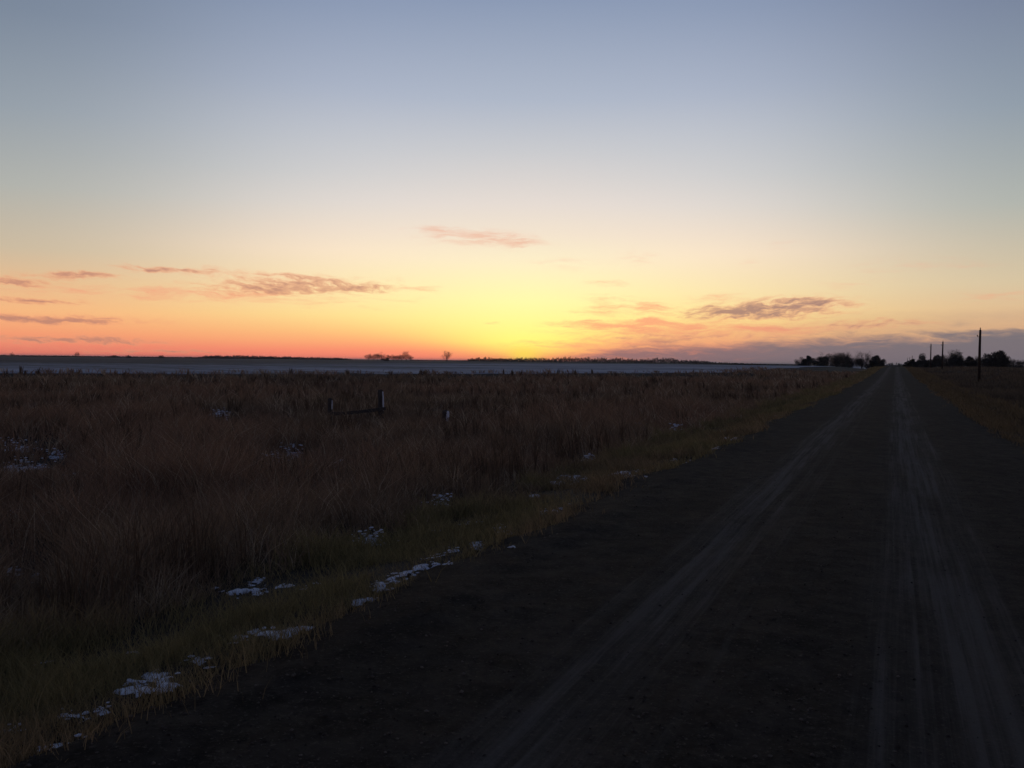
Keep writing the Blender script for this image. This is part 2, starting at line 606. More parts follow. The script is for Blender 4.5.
# tall russet grass of the slough
x, y, r, hv, tv = tufted(92000, 6, 3.2, 190, -.25, 1.22, .05)
bd = bound(y)
edge = (fnoise(y * .35, x * .35 + 9) - .5) * 1.4
k = (x < -4.95 + edge) & (x > bd + .3 - R.exponential(2.2, len(x)) * (fnoise(x * .2, y * .2 + 3) > .5)) & (y > -4)
x, y, r, hv, tv, bd = x[k], y[k], r[k], hv[k], tv[k], bd[k]
patch = fnoise(x * .11 + 5, y * .11, 3)
dens = fnoise(x * .45, y * .45 + 77, 3)
k = R.random(len(x)) < .25 + 1.3 * sst(.30, .60, dens)
x, y, r, hv, tv, bd, patch, dens = (q[k] for q in (x, y, r, hv, tv, bd, patch, dens))
h = hv * (.36 + .30 * sst(.3, .65, patch) + .85 * (fnoise(x * .8 + 3, y * .8, 3) - .5)).clip(.08, 1) * (.38 + .62 * sst(-4.6, -7.2, x)) * snow_cut(x, y)
h *= 1 - .25 * sst(bd + 10, bd, x)
w = np.maximum(.0045, .00075 * r) * R.uniform(.7, 1.3, len(x))
A = np.array([.288, .178, .114]); B = np.array([.262, .180, .115]); D = np.array([.150, .112, .082]); E = np.array([.46, .36, .25])
rust = sst(.36, .62, fnoise(x * .09 + 60, y * .09 + 4, 3) + .08 * sst(15, 60, r))[:, None]
col = B * (1 - rust) + A * rust
col = col * (1 - .55 * sst(.52, .30, patch)[:, None]) + D * .55 * sst(.52, .30, patch)[:, None]
pale = (tv > .88)[:, None]
col = np.where(pale, E, col) * R.uniform(.65, 1.35, len(x))[:, None]
grass_mesh('tall_grass', x, y, h, w, col, .85, 'tall russet dead grass filling the slough left of the road')

# dead weed stalks standing above it
x, y, r = scatter(5200, 4, 130, -.1, 1.2)
k = (x < -5.2) & (x > bound(y) + 1) & (fnoise(x * .3 + 8, y * .3, 3) > .47)
x, y, r = x[k], y[k], r[k]
hh_ = R.uniform(.55, 1.0, len(x)) * snow_cut(x, y)
X, Y, H, Wd, C = [x], [y], [hh_], [np.maximum(.006, .0007 * r)], [np.full((len(x), 3), .0) + np.array([.16, .115, .08])]
for q in range(5):
    X.append(x + R.normal(0, .03, len(x)) * (1 + r / 60)); Y.append(y + R.normal(0, .03, len(x)) * (1 + r / 60)); H.append(hh_ * R.uniform(.8, 1.06, len(x)))
    Wd.append(np.maximum(.012, .0012 * r)); C.append(np.full((len(x), 3), .0) + np.array([.105, .072, .05]))
grass_mesh('weed_stalks', *(np.concatenate(q) for q in (X, Y, H, Wd, C)), .22, 'dead weed stalks standing above the russet slough grass')

# short verge grass, both sides of the road
nl, nr_ = 66000, 28000
yy = np.exp(R.uniform(math.log(1.0), math.log(320), nl + nr_))
xx = np.concatenate([R.uniform(-5.3, -2.5, nl), R.uniform(1.7, 4.8, nr_)])
sp = .03 * (1 + yy / 40)
x = (xx[:, None] + R.normal(0, 1, (len(xx), 6)) * sp[:, None]).ravel()
y = (yy[:, None] + R.normal(0, 1, (len(xx), 6)) * sp[:, None]).ravel()
r = np.hypot(x, y); hv = np.repeat(R.normal(1, .25, len(xx)).clip(.4, 1.8), 6); tv = np.repeat(R.random(len(xx)), 6)
creep = np.repeat(np.abs(R.normal(0, .16, len(xx))), 6)
k = ((x < ROAD_L + .02 + verge_l(y) + creep) & (x > -5.4)) | ((x > ROAD_R - .02 + verge_r(y) - creep) & (x < 4.9))
x, y, r, hv, tv = (q[k] for q in (x, y, r, hv, tv))
dens = fnoise(x * .9 + 31, y * .9, 3)
k = R.random(len(x)) < .16 + 1.1 * sst(.36, .66, dens) * (.35 + .65 * sst(-3.2, -3.9, x) + .65 * sst(2.3, 3.0, x))
x, y, r, hv, tv, dens = (q[k] for q in (x, y, r, hv, tv, dens))
h = hv * hv * (.05 + .20 * dens) * (.7 + .5 * sst(-4.4, -5.2, x) + .6 * sst(3.4, 4.5, x)) * (.4 + .6 * snow_cut(x, y))
w = np.maximum(.0035, .0007 * r) * R.uniform(.7, 1.3, len(x))
green = .75 * sst(.38, .66, fnoise(x * .5 + 12, y * .5, 3) + .14 * np.exp(-((x + 4.2) / .7) ** 2))[:, None] * (x < 0)[:, None]
col = np.array([.275, .195, .108]) * (1 - green) + np.array([.232, .196, .088]) * green
col = col * R.uniform(.6, 1.4, len(x))[:, None] * np.where(x > 0, .74, 1.0)[:, None]
grass_mesh('verge_grass', x, y, h, w, col, .7, 'short yellow green grass on the verges of the gravel road', .6)

# rough brown grass right of the road
x, y, r, hv, tv = tufted(48000, 6, 6, 420, -.62, .05, .06)
k = (x > 3.9 + (fnoise(y * .35, x * .35) - .5) * 1.2) & (x < 190)
x, y, r, hv, tv = (q[k] for q in (x, y, r, hv, tv))
patch = fnoise(x * .13 + 25, y * .13, 3)
h = hv * (.22 + .26 * sst(.3, .65, patch)) * (.6 + .4 * sst(4, 6, x))
w = np.maximum(.0045, .00075 * r) * R.uniform(.7, 1.3, len(x))
rust = sst(.35, .65, patch)[:, None]
col = (np.array([.165, .122, .082]) * rust + np.array([.108, .084, .061]) * (1 - rust)) * R.uniform(.65, 1.35, len(x))[:, None]
grass_mesh('pasture_grass', x, y, h, w, col, .6, 'rough brown pasture grass right of the road')

# ------------------------------------------------------------------ old fence posts in the slough
GP = 'old fence posts standing in the slough'


def post(px, base_py, top_py, wpx, lean_px, label, snow_side, depth):
    p = at_depth(px, depth)
    mpp = depth / F_
    topd = ray(px + lean_px, top_py); hd = Vector((topd.x, topd.y)).length
    sc = p.xy.length / hd
    top = EYE + topd * sc
    base = Vector((p.x, p.y, p.z - .12))
    root = empty('fence_post', base)
    tag(root, label, 'fence post', GP)
    v = top - base
    mb = MB()
    N = 9
    pts = [v * (i / N) + Vector((math.sin(i * 1.3 + px), math.cos(i * 1.7), 0)) * .006 for i in range(N + 1)]
    rads = [wpx / 2 * mpp * (1.08 - .16 * i / N + .05 * math.sin(i * 2.1 + px)) for i in range(N + 1)]
    pts.append(pts[-1] + v.normalized() * .03); rads.append(rads[-1] * .72)
    mb.tube(pts, rads, 10)
    mb.build('wooden_shaft', m_post, root, False)
    # rime and snow plastered down one side
    side = (CAMM @ Vector((1, 0, .35))).normalized()
    sb = MB()
    s0, s1, wd = snow_side
    M = 8
    sp, sr = [], []
    for i in range(M + 1):
        t = s0 + (s1 - s0) * i / M
        rr = wpx / 2 * mpp
        sp.append(v * t + side * rr * (.86 + .06 * math.sin(i * 2.7 + px)))
        sr.append(rr * wd * (.65 + .4 * math.sin(math.pi * (i + .6) / (M + 1.2)) + .15 * math.sin(i * 3.1)))
    sb.tube(sp, sr, 8)
    sb.build('snow_crust', m_snow, root, True)
    return root, base, v


post(330.5, 415, 399, 4.6, -.4, 'short grey fence post at the left end of the low dark rail', (.62, .96, .30), 33.5)
post(382, 412, 390.5, 5.6, -1.6, 'tallest weathered fence post, snow down its side, right end of the dark rail', (.42, .97, .36), 34.5)
post(444, 420, 411, 6.4, 1.2, 'short leaning snow-capped stump of a fence post, standing apart from the rail', (.55, 1.0, .62), 31)
a_ = at_depth(331, 33.4); b_ = at_depth(388, 34.6)


def onray(px, py, depth):
    d = ray(px, py); return EYE + d * (depth / Vector((d.x, d.y)).length)


a_, b_ = onray(329, 414.2, 33.2), onray(385.5, 408.4, 34.3)
mb = MB()
dv = b_ - a_; up = Vector((0, 0, 1)); sd = dv.cross(up).normalized()
N = 10
ring = []
for i in range(N + 1):
    p_ = a_ + dv * (i / N) + up * (-.03 * math.sin(math.pi * i / N) + .006 * math.sin(i * 2.3))
    hh = .058 + .006 * math.sin(i * 1.9)
    ring.append([p_ + sd * s * .022 + up * t * hh for s, t in ((-1, -1), (1, -1), (1, 1), (-1, 1))])
for i in range(N):
    for q in range(4):
        mb.poly([ring[i][q], ring[i][(q + 1) % 4], ring[i + 1][(q + 1) % 4], ring[i + 1][q]])
mb.poly(ring[0]); mb.poly(ring[-1])
tag(mb.build('fence_rail', m_post), 'low dark wooden rail slung between the two fence posts', 'rail')

# ------------------------------------------------------------------ utility poles
GU = 'utility poles along the right side of the road'


def utility_pole(px, top_py, depth, rad, label, knob=True):
    p = at_depth(px, depth)
    d = ray(px, top_py); top = EYE + d * (p.xy.length / Vector((d.x, d.y)).length)
    root = empty('utility_pole', p); tag(root, label, 'utility pole', GU)
    h = top.z - p.z
    mb = MB()
    mb.tube([(0, 0, -.2), (0.01, 0, h * .3), (.0, .0, h * .65), (0.02, 0, h * .985), (0.02, 0, h)],
            [rad * 1.25, rad * 1.12, rad, rad * .84, rad * .5], 10)
    mb.build('shaft', m_pole, root, True)
    if knob:
        ib = MB()
        ib.tube([(.02, 0, h * .99), (.02, 0, h + .10), (.02, 0, h + .13), (.02, 0, h + .2)], [.035, .035, .075, .05], 8)
        ib.build('insulator', m_glass, root, True)
        bb = MB()
        bb.tube([(0, 0, h * .86), (-.12 - rad, 0, h * .865), (-.13 - rad, 0, h * .885), (-.13 - rad, 0, h * .90)], [.03, .03, .065, .045], 8)
        bb.build('side_bracket', m_glass, root, True)
    return root


utility_pole(979.3, 329.5, 118, .135, 'nearest and tallest bare utility pole, right of the road before the trees')
utility_pole(942.3, 341.5, 225, .15, 'second bare utility pole, rising from the trees right of the road')
utility_pole(930.5, 344, 300, .16, 'slim third utility pole just left of the second one, before the round tree')
utility_pole(912, 355.5, 640, .17, 'tiny far utility pole, right one of three above the low bushes', False)
utility_pole(909.6, 357, 760, .17, 'tiny far utility pole, middle one of three above the low bushes', False)
utility_pole(907.4, 357.5, 900, .17, 'tiny far utility pole, left one of three, closest to the road end', False)

# ------------------------------------------------------------------ trees
def branchy(seed, h, spread, levels=4, stems=1):
    """limbs of a leafless tree of height h; returns limb builder and twig ends"""
    q = random.Random(seed)
    mb = MB(); ends = []

    def grow(p, d, ln, r, lv):
        pts, rr = [p], [r]
        for i in range(3):
            d = (d + Vector((q.gauss(0, .12), q.gauss(0, .12), q.gauss(.04, .06)))).normalized()
            p = p + d * ln / 3
            pts.append(p); rr.append(r * (1 - .16 * (i + 1)))
        mb.tube(pts, rr, 6 if lv == levels else 4, False)
        if lv <= 2: ends.extend([(pts[1], d), (pts[2], d)])
        if lv == 0:
            ends.append((p, d)); return
        for i in range(q.choice((3, 3, 4))):
            ax = Vector((q.gauss(0, 1), q.gauss(0, 1), q.gauss(0, .4)))
            nd = (d * 1.0 + ax.normalized() * spread * q.uniform(.6, 1.2)).normalized()
            st = pts[q.choice((1, 2, 3, 3))] if lv < levels else pts[q.choice((2, 3, 3))]
            grow(st, nd, ln * q.uniform(.58, .82), r * .55, lv - 1)
    for s in range(stems):
        a = 6.28 * s / stems + q.random()
        o = Vector((math.cos(a), math.sin(a), 0)) * (.25 * h * .2 if stems > 1 else 0)
        tilt = Vector((math.cos(a) * .35, math.sin(a) * .35, 1)) if stems > 1 else Vector((q.gauss(0, .05), q.gauss(0, .05), 1))
        grow(o, tilt.normalized(), h * .33, h * .022, levels)
    return mb, ends


def bare_tree(seed, h=6.0, wid=6.0, n=1000, name='bare_tree', low=.14, stems=1, w=.032):
    """leafless tree: limbs that fan out, and fine twigs filling an airy uneven crown"""
    q = random.Random(seed * 3 + 1)
    root = empty(name, (0, 0, 0))
    mb = MB()
    tips = []
    n_l = 13 if stems == 1 else 16
    if stems == 1:
        mb.tube([(0, 0, -.2), (.03, .02, h * .2), (.0, .05, h * .45), (-.06, 0, h * .8)], [h * .030, h * .024, h * .015, h * .005], 7)
    for i in range(n_l):
        a = i * 2.4 + q.random(); t = q.random()
        z0 = h * (.12 + .4 * t) if stems == 1 else 0
        up = h * q.uniform(.72, 1.0) if stems > 1 else min(h * .98, z0 + h * q.uniform(.25, .5))
        rad = wid / 2 * q.uniform(.35, .95) * math.sqrt(max(.15, 1 - ((up / h - .55) / .5) ** 2))
        e = Vector((math.cos(a) * rad, math.sin(a) * rad, up)); b = Vector((math.cos(a) * .1, math.sin(a) * .1, z0))
        m1 = b.lerp(e, .4) + Vector((math.cos(a) * .1 * h, math.sin(a) * .1 * h, -.02 * h)) * (1 if stems == 1 else .3)
        m2 = b.lerp(e, .72) + Vector((q.gauss(0, .1), q.gauss(0, .1), .03 * h))
        r0 = h * (.013 if stems == 1 else .007)
        mb.tube([b, m1, m2, e], [r0, r0 * .7, r0 * .45, r0 * .2], 5, False)
        tips += [(m1, .6), (m2, 1), (e, 1), (m2.lerp(e, .5), 1)]
    mb.build('trunk', m_bark, root, True)
    tw = MB()
    for i in range(n):
        c, k = q.choice(tips)
        if stems > 1 and i % 5 < 3:            # thicket of shoots under the tops
            a = q.random() * 6.28; t = q.random()
            rr = wid / 2 * math.sqrt(q.random()) * (1 - .45 * t * t)
            c = Vector((math.cos(a) * rr, math.sin(a) * rr, t * h * .72))
        o = c + Vector((q.gauss(0, 1), q.gauss(0, 1), q.gauss(0, .8))) * h * .085
        if o.z < h * low: o.z = h * q.uniform(low, .5)
        out = Vector((o.x, o.y, 0)) / (wid / 2) * .8 + Vector((0, 0, .75)) + Vector((q.gauss(0, .45), q.gauss(0, .45), q.gauss(0, .3)))
        d = out.normalized(); ln = h * q.uniform(.06, .15)
        sd = d.cross(Vector((q.gauss(0, 1), q.gauss(0, 1), q.gauss(0, 1)))).normalized() * w * q.uniform(.6, 1.4)
        tw.poly([o - sd, o + sd, o + d * ln])
    tw.build('crown', m_twig, root)
    return root


def dense_tree(seed, h=5.0, wid=5.0, name='bushy_tree', n=4200, low=.06, pointed=0.0):
    """close-grown crown of leaf-sized faces with an uneven outline"""
    q = random.Random(seed)
    root = empty(name, (0, 0, 0))
    mb, ends = branchy(seed + 50, h * .8, .8, 3, 3)
    mb.build('trunk', m_bark, root, True)
    lobes = []
    for i in range(15):
        a = q.random() * 6.28; t = q.random()
        rad = wid / 2 * math.sqrt(q.random()) * (1 - pointed * t) * .78
        zc = h * (low + .14 + (.70 - low) * t) * (1 - .28 * (rad / (wid / 2)) ** 2)
        lobes.append((Vector((math.cos(a) * rad, math.sin(a) * rad, zc)), wid * q.uniform(.13, .22) * (1 - .5 * pointed * t)))
    if pointed: lobes.append((Vector((0, 0, h * .86)), wid * .09))
    tw = MB()
    for i in range(n):
        c, rr = q.choice(lobes)
        d = Vector((q.gauss(0, 1), q.gauss(0, 1), q.gauss(0, 1))).normalized() * rr * (q.random() ** .4) * (1.25 if q.random() < .1 else 1)
        p = c + d
        if p.z < .05: p.z = q.uniform(.05, .5)
        s = q.uniform(.05, .13) * h / 5
        u = Vector((q.gauss(0, 1), q.gauss(0, 1), q.gauss(0, 1))).normalized(); v = u.orthogonal().normalized()
        if q.random() < .35: u = (d.normalized() + Vector((0, 0, .6))).normalized(); v = u.orthogonal().normalized() * .35; s *= 2.2
        tw.poly([p - v * s, p + u * s * 1.3, p + v * s, p - u * s * .7])
    tw.build('crown', m_leaf, root)
    return root


def copy_tree(o):
    c = o.copy(); COL.objects.link(c)
    for ch in list(o.children):
        k = ch.copy(); k.parent = c; COL.objects.link(k)
    return c


protos = {
    'bare': [bare_tree(3), bare_tree(8, wid=5.2), bare_tree(21, wid=6.6, n=900)],
    'belt': [bare_tree(61, 6, 6, 1500, low=.3), bare_tree(64, 6, 6.4, 1300, low=.34), bare_tree(69, 6, 5.4, 1600, low=.25)],
    'round': [dense_tree(4), dense_tree(9, 5, 5.2)],
    'low': [dense_tree(31, 5, 7.5), dense_tree(33, 5, 6.5)],
    'point': [dense_tree(12, 5, 3.6, pointed=.75), dense_tree(14, 5, 3.8, pointed=.6)],
    'fuzzy': [bare_tree(41, 5, 5.6, 3600, 'bare_bush', 0, 5, .04), bare_tree(43, 5, 5.2, 3400, 'bare_bush', 0, 4, .04)],
}


def extent(o):
    c = [ch for ch in o.children if ch.name.startswith('crown')][0].data
    a = np.empty(len(c.vertices) * 3); c.vertices.foreach_get('co', a); a = a.reshape(-1, 3)
    return np.quantile(a[:, 2], .985), (np.quantile(a[:, :2], .98, axis=0) - np.quantile(a[:, :2], .02, axis=0)).mean()


SIZE = {p.name: extent(p) for v in protos.values() for p in v}
taken = {}


def tree(kind, px, depth, hpx, wpx, label, group, sink=0.0):
    i = taken.get(kind, 0); taken[kind] = i + 1
    pr = protos[kind][i % len(protos[kind])]
    o = pr if i < len(protos[kind]) else copy_tree(pr)
    p = at_depth(px, depth)
    # depth is counted along the ground; the height in pixels is counted from the horizon side of the base
    h0, w0 = SIZE[pr.name]
    sc = depth / F_ / math.cos(math.atan((px - 512) / F_)) ** -1
    o.location = (p.x, p.y, p.z - sink)
    o.rotation_euler = (0, 0, rnd.random() * 6.28)
    o.scale = (wpx * sc / w0, wpx * sc / w0, hpx * sc / h0)
    tag(o, label, 'tree' if kind not in ('fuzzy', 'low') else 'bush', group)
    return o


GL = 'trees and bushes left of the road end'
for a in [
    ('low', 801, 352, 9, 10, 'lowest dark bush at the far left end of the clump left of the road'),
    ('point', 808, 345, 11, 9, 'pointed dark tree near the left end of the clump left of the road'),
    ('low', 816, 356, 10, 15, 'low bush in the dip right of the pointed tree'),
    ('bare', 823, 352, 14, 13, 'thin leafless tree with a wispy top behind low bushes'),
    ('low', 829, 345, 12, 17, 'bushy dark tree right of the thin wispy tree'),
    ('fuzzy', 837, 350, 14, 14, 'broad twiggy bush in the middle of the clump left of the road'),
    ('fuzzy', 845, 348, 15, 13, 'taller twiggy bush right of the middle of the clump'),
    ('low', 852, 344, 11, 16, 'low dark bush in the gap before the round-topped tree'),
    ('bare', 862, 352, 18, 17, 'round-topped leafless tree, tallest of the clump left of the road'),
    ('low', 868, 344, 11, 15, 'dark bush at the foot of the round-topped leafless tree'),
    ('round', 875, 340, 13, 12, 'dense dark tree right of the round-topped leafless tree'),
    ('low', 881, 336, 9, 8, 'last dark bush of the clump, closest to the road on its left'),
]: tree(*a, GL, .3)
GRr = 'trees and bushes right of the road end'
for a in [
    ('point', 908, 350, 8, 7, 'smallest pointed bush, closest to the road on its right'),
    ('point', 913, 345, 10, 8, 'small pointed bush below the far poles'),
    ('low', 918, 340, 9, 9, 'low bush left of the round dark tree by the third pole'),
    ('round', 924, 335, 15, 12, 'round dark tree just left of the third pole'),
    ('low', 931, 335, 10, 11, 'low dark bush at the foot of the third pole'),
    ('round', 937, 330, 13, 10, 'dark bushy tree between the second and third poles'),
    ('fuzzy', 944, 335, 13, 10, 'twiggy bush right of the second pole'),
    ('low', 950, 325, 11, 11, 'low dark bush left of the tall bushy tree'),
    ('bare', 955.5, 335, 19, 14, 'tallest tree of the right clump, with a ragged leafless top'),
    ('round', 956, 325, 15, 12, 'dense dark tree below the ragged tallest crown'),
    ('low', 964, 325, 12, 12, 'broad low bush right of the tallest tree'),
    ('round', 971, 330, 12, 10, 'small round dark tree left of the nearest pole'),
    ('fuzzy', 978, 330, 12, 11, 'twiggy bush right behind the nearest pole'),
    ('low', 984, 320, 11, 11, 'low dark bush between the nearest pole and the widest tree'),
    ('round', 991, 320, 15, 13, 'dark tree joined to the left side of the widest round tree'),
    ('round', 998, 318, 17, 17, 'widest round dark tree near the right edge of the photo'),
    ('round', 1004, 322, 13, 11, 'lower dark tree on the right flank of the widest tree'),
    ('fuzzy', 1011, 335, 10, 10, 'faint leafless bush right of the widest tree'),
    ('fuzzy', 1020, 335, 9, 11, 'faint leafless bush at the right edge of the photo'),
    ('low', 1031, 330, 9, 12, 'low bush just past the right edge of the photo'),
]: tree(*a, GRr, .3)
GS = 'shelterbelt trees on the horizon left of the sun'
for i, a in enumerate([
    ('belt', 368.5, 900, 6.5, 5, 'dark tree at the left end of the shelterbelt on the horizon'),
    ('belt', 373, 905, 6, 5, 'second dark tree from the left end of the shelterbelt'),
    ('belt', 377.5, 900, 7, 5, 'tall dark tree in the left half of the shelterbelt'),
    ('bare', 381.5, 903, 8, 6, 'leafless tall tree left of the shelterbelt gap'),
    ('low', 385.5, 900, 3.5, 5, 'low bush in the gap of the shelterbelt'),
    ('belt', 388.5, 900, 6, 4.5, 'lone dark tree between two gaps of the shelterbelt'),
    ('belt', 393.5, 900, 6, 5, 'slim leafless tree right of the shelterbelt gap'),
    ('belt', 397, 904, 5.5, 5, 'dark low-crowned tree right of the middle of the shelterbelt'),
    ('belt', 401.5, 900, 6, 5.5, 'flat-topped leafless tree left of the tallest shelterbelt tree'),
    ('bare', 406, 900, 9.5, 6.5, 'tallest leafless tree, near the right end of the shelterbelt'),
    ('belt', 410.5, 900, 5.5, 4, 'small dark tree at the right end of the shelterbelt'),
]): tree(a[0], a[1], a[2], a[3] * 1.1, a[4] * 1.3, a[5], GS, .4)
tree('bare', 446.5, 880, 11, 9.5, 'lone leafless tree on the horizon between shelterbelt and sun', None, .4)
tree('bare', 12, 1100, 5, 4, 'tiny lone tree on the horizon by the left edge of the photo', None, .4)
tree('bare', 77, 1100, 6, 4.5, 'tiny lone tree with dark base on the snowy horizon at far left', None, .4)
tree('low', 113, 1100, 3, 9, 'low dark bush on the horizon right of the tiny lone tree', None, .4)
tree('low', 128.5, 1100, 3, 4, 'small dark bush beside the low wide bush on the left horizon', None, .4)
tree('fuzzy', 161, 1100, 3.4, 5, 'low twiggy bush left of the long far tree line', None, .4)


# far woods that read as one mass
def far_wood(name, x0, x1, depth, prof, label, step=.55):
    q = random.Random(int(x0) + 3)
    tw = MB()
    x = x0
    while x < x1:
        hp = np.interp(x, prof[0], prof[1]) * q.uniform(.55, 1.25)
        if hp > .25:
            dd = depth * q.uniform(.97, 1.04)
            p = at_depth(x, dd); sc = dd / F_
            hm, wm = hp * sc, q.uniform(1.0, 2.2) * sc
            for i in range(64):
                u = q.random() ** .7
                r = wm * math.sqrt(max(.03, 1 - (2 * u - .9) ** 2)) * .6
                a = q.random() * 6.28
                o = p + Vector((math.cos(a) * r * q.random(), math.sin(a) * r * q.random(), u * hm - .3))
                s = q.uniform(.16, .38) * sc
                n_ = Vector((q.gauss(0, 1), q.gauss(0, 1), q.gauss(0, 1))).normalized(); t_ = n_.orthogonal().normalized()
                b_ = n_.cross(t_)
                tw.poly([o - t_ * s, o + b_ * s * 1.2, o + t_ * s, o - b_ * s])
        x += step * q.uniform(.6, 1.4)
    return tag(tw.build(name, m_leaf), label, 'trees', kind='stuff')


far_wood('distant_trees', 165, 352, 1500, ([165, 200, 206, 240, 290, 345, 352], [1.0, 1.3, 2.6, 3.0, 2.5, 1.8, .6]),
         'long thin far tree line on the snowy horizon at left')
far_wood('distant_trees', -20, 165, 1700, ([-20, 165], [1.0, .9]), 'faint low far tree line along the left edge of the horizon')
far_wood('distant_trees', 412, 470, 1500, ([412, 470], [.8, .8]), 'barely visible far scrub on the horizon round the lone tree')
far_wood('distant_trees', 468, 716, 1300,
         ([468, 480, 505, 520, 545, 560, 568, 600, 618, 640, 655, 662, 680, 700, 716], [2.2, 4.2, 3.2, 4.2, 4, 4.5, 5.6, 4.6, 4.8, 3.8, 4.8, 6, 3.8, 3.2, 2]),
         'long dark far wood on the horizon under the setting sun')
far_wood('distant_trees', 716, 802, 1300, ([716, 760, 802], [1.9, 1.6, 2.2]), 'low far hedge on the horizon left of the road clump')
far_wood('distant_trees', 880, 912, 1500, ([880, 886, 894, 903, 912], [3.2, 4.0, 4.8, 4.0, 3]), 'pale far trees seen past the road end')

# ------------------------------------------------------------------ sky
SUN_PX = (524, 357)
SAZ, SEL = azel(*SUN_PX)
SEL_LAMP = math.radians(.4)
wd = bpy.data.worlds.new('World'); S.world = wd; wd.use_nodes = True
nt = wd.node_tree; nt.nodes.clear(); g = NT(nt)
d = g.n('ShaderNodeTexCoord').outputs['Generated']
nv = g.n('ShaderNodeVectorMath', operation='NORMALIZE'); g.put(nv.inputs[0], d)
dx, dy, dz = g.xyz(nv.outputs[0])
DEG = 180 / math.pi
el = g.m('MULTIPLY', g.m('ARCSINE', dz), DEG)
az = g.m('SUBTRACT', g.m('MULTIPLY', g.m('ARCTAN2', g.m('MULTIPLY', dx, -1), dy), DEG), SAZ * DEG)   # left of the sun is positive
az = g.m('WRAP', az, 180.0, -180.0)
u = g.m('MULTIPLY', az, -1)                                          # right of the sun is positive
elc = g.m('MAXIMUM', el, 0)
HI = 30.0
fac = g.m('DIVIDE', elc, HI)
core = ramp(g, fac, [(0, (255, 152, 106)), (.25, (255, 178, 106)), (.6, (255, 222, 114)), (1.1, (255, 252, 126)), (3.6, (255, 252, 174)), (6.0, (252, 240, 202)), (7.6, (243, 229, 208)),
                     (9.4, (230, 221, 213)), (12.5, (202, 204, 208)), (15.4, (175, 185, 202)), (20.8, (140, 155, 182)), (30, (104, 124, 158))], HI)
left = ramp(g, fac, [(0, (232, 122, 106)), (.6, (242, 138, 112)), (1.3, (248, 160, 118)), (2.4, (249, 184, 131)), (4.0, (230, 188, 144)), (5.8, (203, 186, 160)),
                     (9.1, (175, 177, 171)), (13.2, (148, 158, 168)), (18, (122, 135, 153)), (30, (86, 102, 130))], HI)
right = ramp(g, fac, [(0, (198, 142, 120)), (.8, (216, 158, 126)), (1.8, (226, 177, 133)), (3.0, (223, 187, 147)), (4.5, (214, 195, 162)),
                      (8.7, (173, 178, 171)), (13.8, (141, 154, 167)), (19, (119, 131, 154)), (30, (86, 102, 130))], HI)


mid_ = ramp(g, fac, [(0, (255, 132, 112)), (.5, (255, 146, 114)), (1.0, (255, 172, 120)), (1.7, (255, 198, 130)), (2.6, (255, 220, 148)), (4.0, (255, 227, 174)), (6.5, (255, 231, 205)), (9.2, (226, 219, 213)),
                     (11, (208, 209, 211)), (13.6, (191, 196, 207)), (16, (171, 180, 200)), (20, (142, 156, 183)), (30, (104, 124, 158))], HI)


def gauss(v, c, s):
    q = g.m('DIVIDE', g.m('SUBTRACT', v, c), s)
    return g.m('EXPONENT', g.m('MULTIPLY', g.m('MULTIPLY', q, q), -1.0))


side = g.mix(g.ss(u, -6, 12), left, right)
wid = g.m('ADD', g.m('ADD', 3.2, g.m("MULTIPLY", g.ss(el, 0, 3.3), 6.2)), g.m('MULTIPLY', elc, .2))
wcore = g.m('EXPONENT', g.m('MULTIPLY', g.m('POWER', g.m('DIVIDE', g.m('ABSOLUTE', u), wid), 1.8), -1.0))
wmid = g.m('EXPONENT', g.m('MULTIPLY', g.m('POWER', g.m('DIVIDE', g.m('ABSOLUTE', u), 21.0), 3.5), -1.0))
sky = g.mix(wcore, g.mix(wmid, side, mid_), core)
# the low sun itself, a small fierce patch on the horizon
sunspot = g.m('MULTIPLY', gauss(u, 0, .95), gauss(el, .38, .42))
sky = g.mix(g.m('MULTIPLY', sunspot, .8), sky, lin((255, 228, 92)))
# away from the sunset the dusk sky is deep and dark
back = g.ss(g.m('ABSOLUTE', u), 38, 120)
dusk = ramp(g, fac, [(0, (120, 114, 128)), (4, (142, 128, 138)), (10, (118, 116, 138)), (30, (60, 70, 96))], HI)
sky = g.mix(back, sky, dusk)
sky = g.mix(g.ss(el, 20, 60), sky, lin((42, 53, 80)))

# clouds: streaks where the photograph shows them
warp = g.noise(g.vec(g.m('MULTIPLY', u, .35), g.m('MULTIPLY', el, .9), 2), 1, 4, .6)
ue = g.m('ADD', el, g.m('MULTIPLY', g.m('SUBTRACT', warp, .5), .9))
nz = g.noise(g.vec(g.m('MULTIPLY', u, .85), g.m('MULTIPLY', g.m('ADD', ue, g.m('MULTIPLY', g.m('ABSOLUTE', u), -.10)), 4.2), 5), 1, 4, .62, .4)
nz2 = g.noise(g.vec(g.m('ADD', g.m('MULTIPLY', u, .40), g.m('MULTIPLY', el, .25)), g.m('MULTIPLY', ue, 3.2), 11), 1, 4, .64, .3)


pv = g.vec(u, ue, 0)


def addup(lst):
    acc = 0.0
    for px, py, hw, hh, amp in lst:
        a, e = azel(px, py)
        cu, ce, iw, ih = (SAZ - a) * DEG, e * DEG, 16.4 / hw, 16.4 / hh
        v = g.n('ShaderNodeVectorMath', operation='MULTIPLY_ADD')
        g.put(v.inputs[0], pv); v.inputs[1].default_value = (iw, ih, 0); v.inputs[2].default_value = (-cu * iw, -ce * ih, 0)
        q = g.n('ShaderNodeVectorMath', operation='DOT_PRODUCT')
        g.put(q.inputs[0], v.outputs[0]); g.put(q.inputs[1], v.outputs[0])
        acc = g.m('MULTIPLY_ADD', g.m('POWER', math.exp(-1), q.outputs['Value']), amp, acc)
    return acc


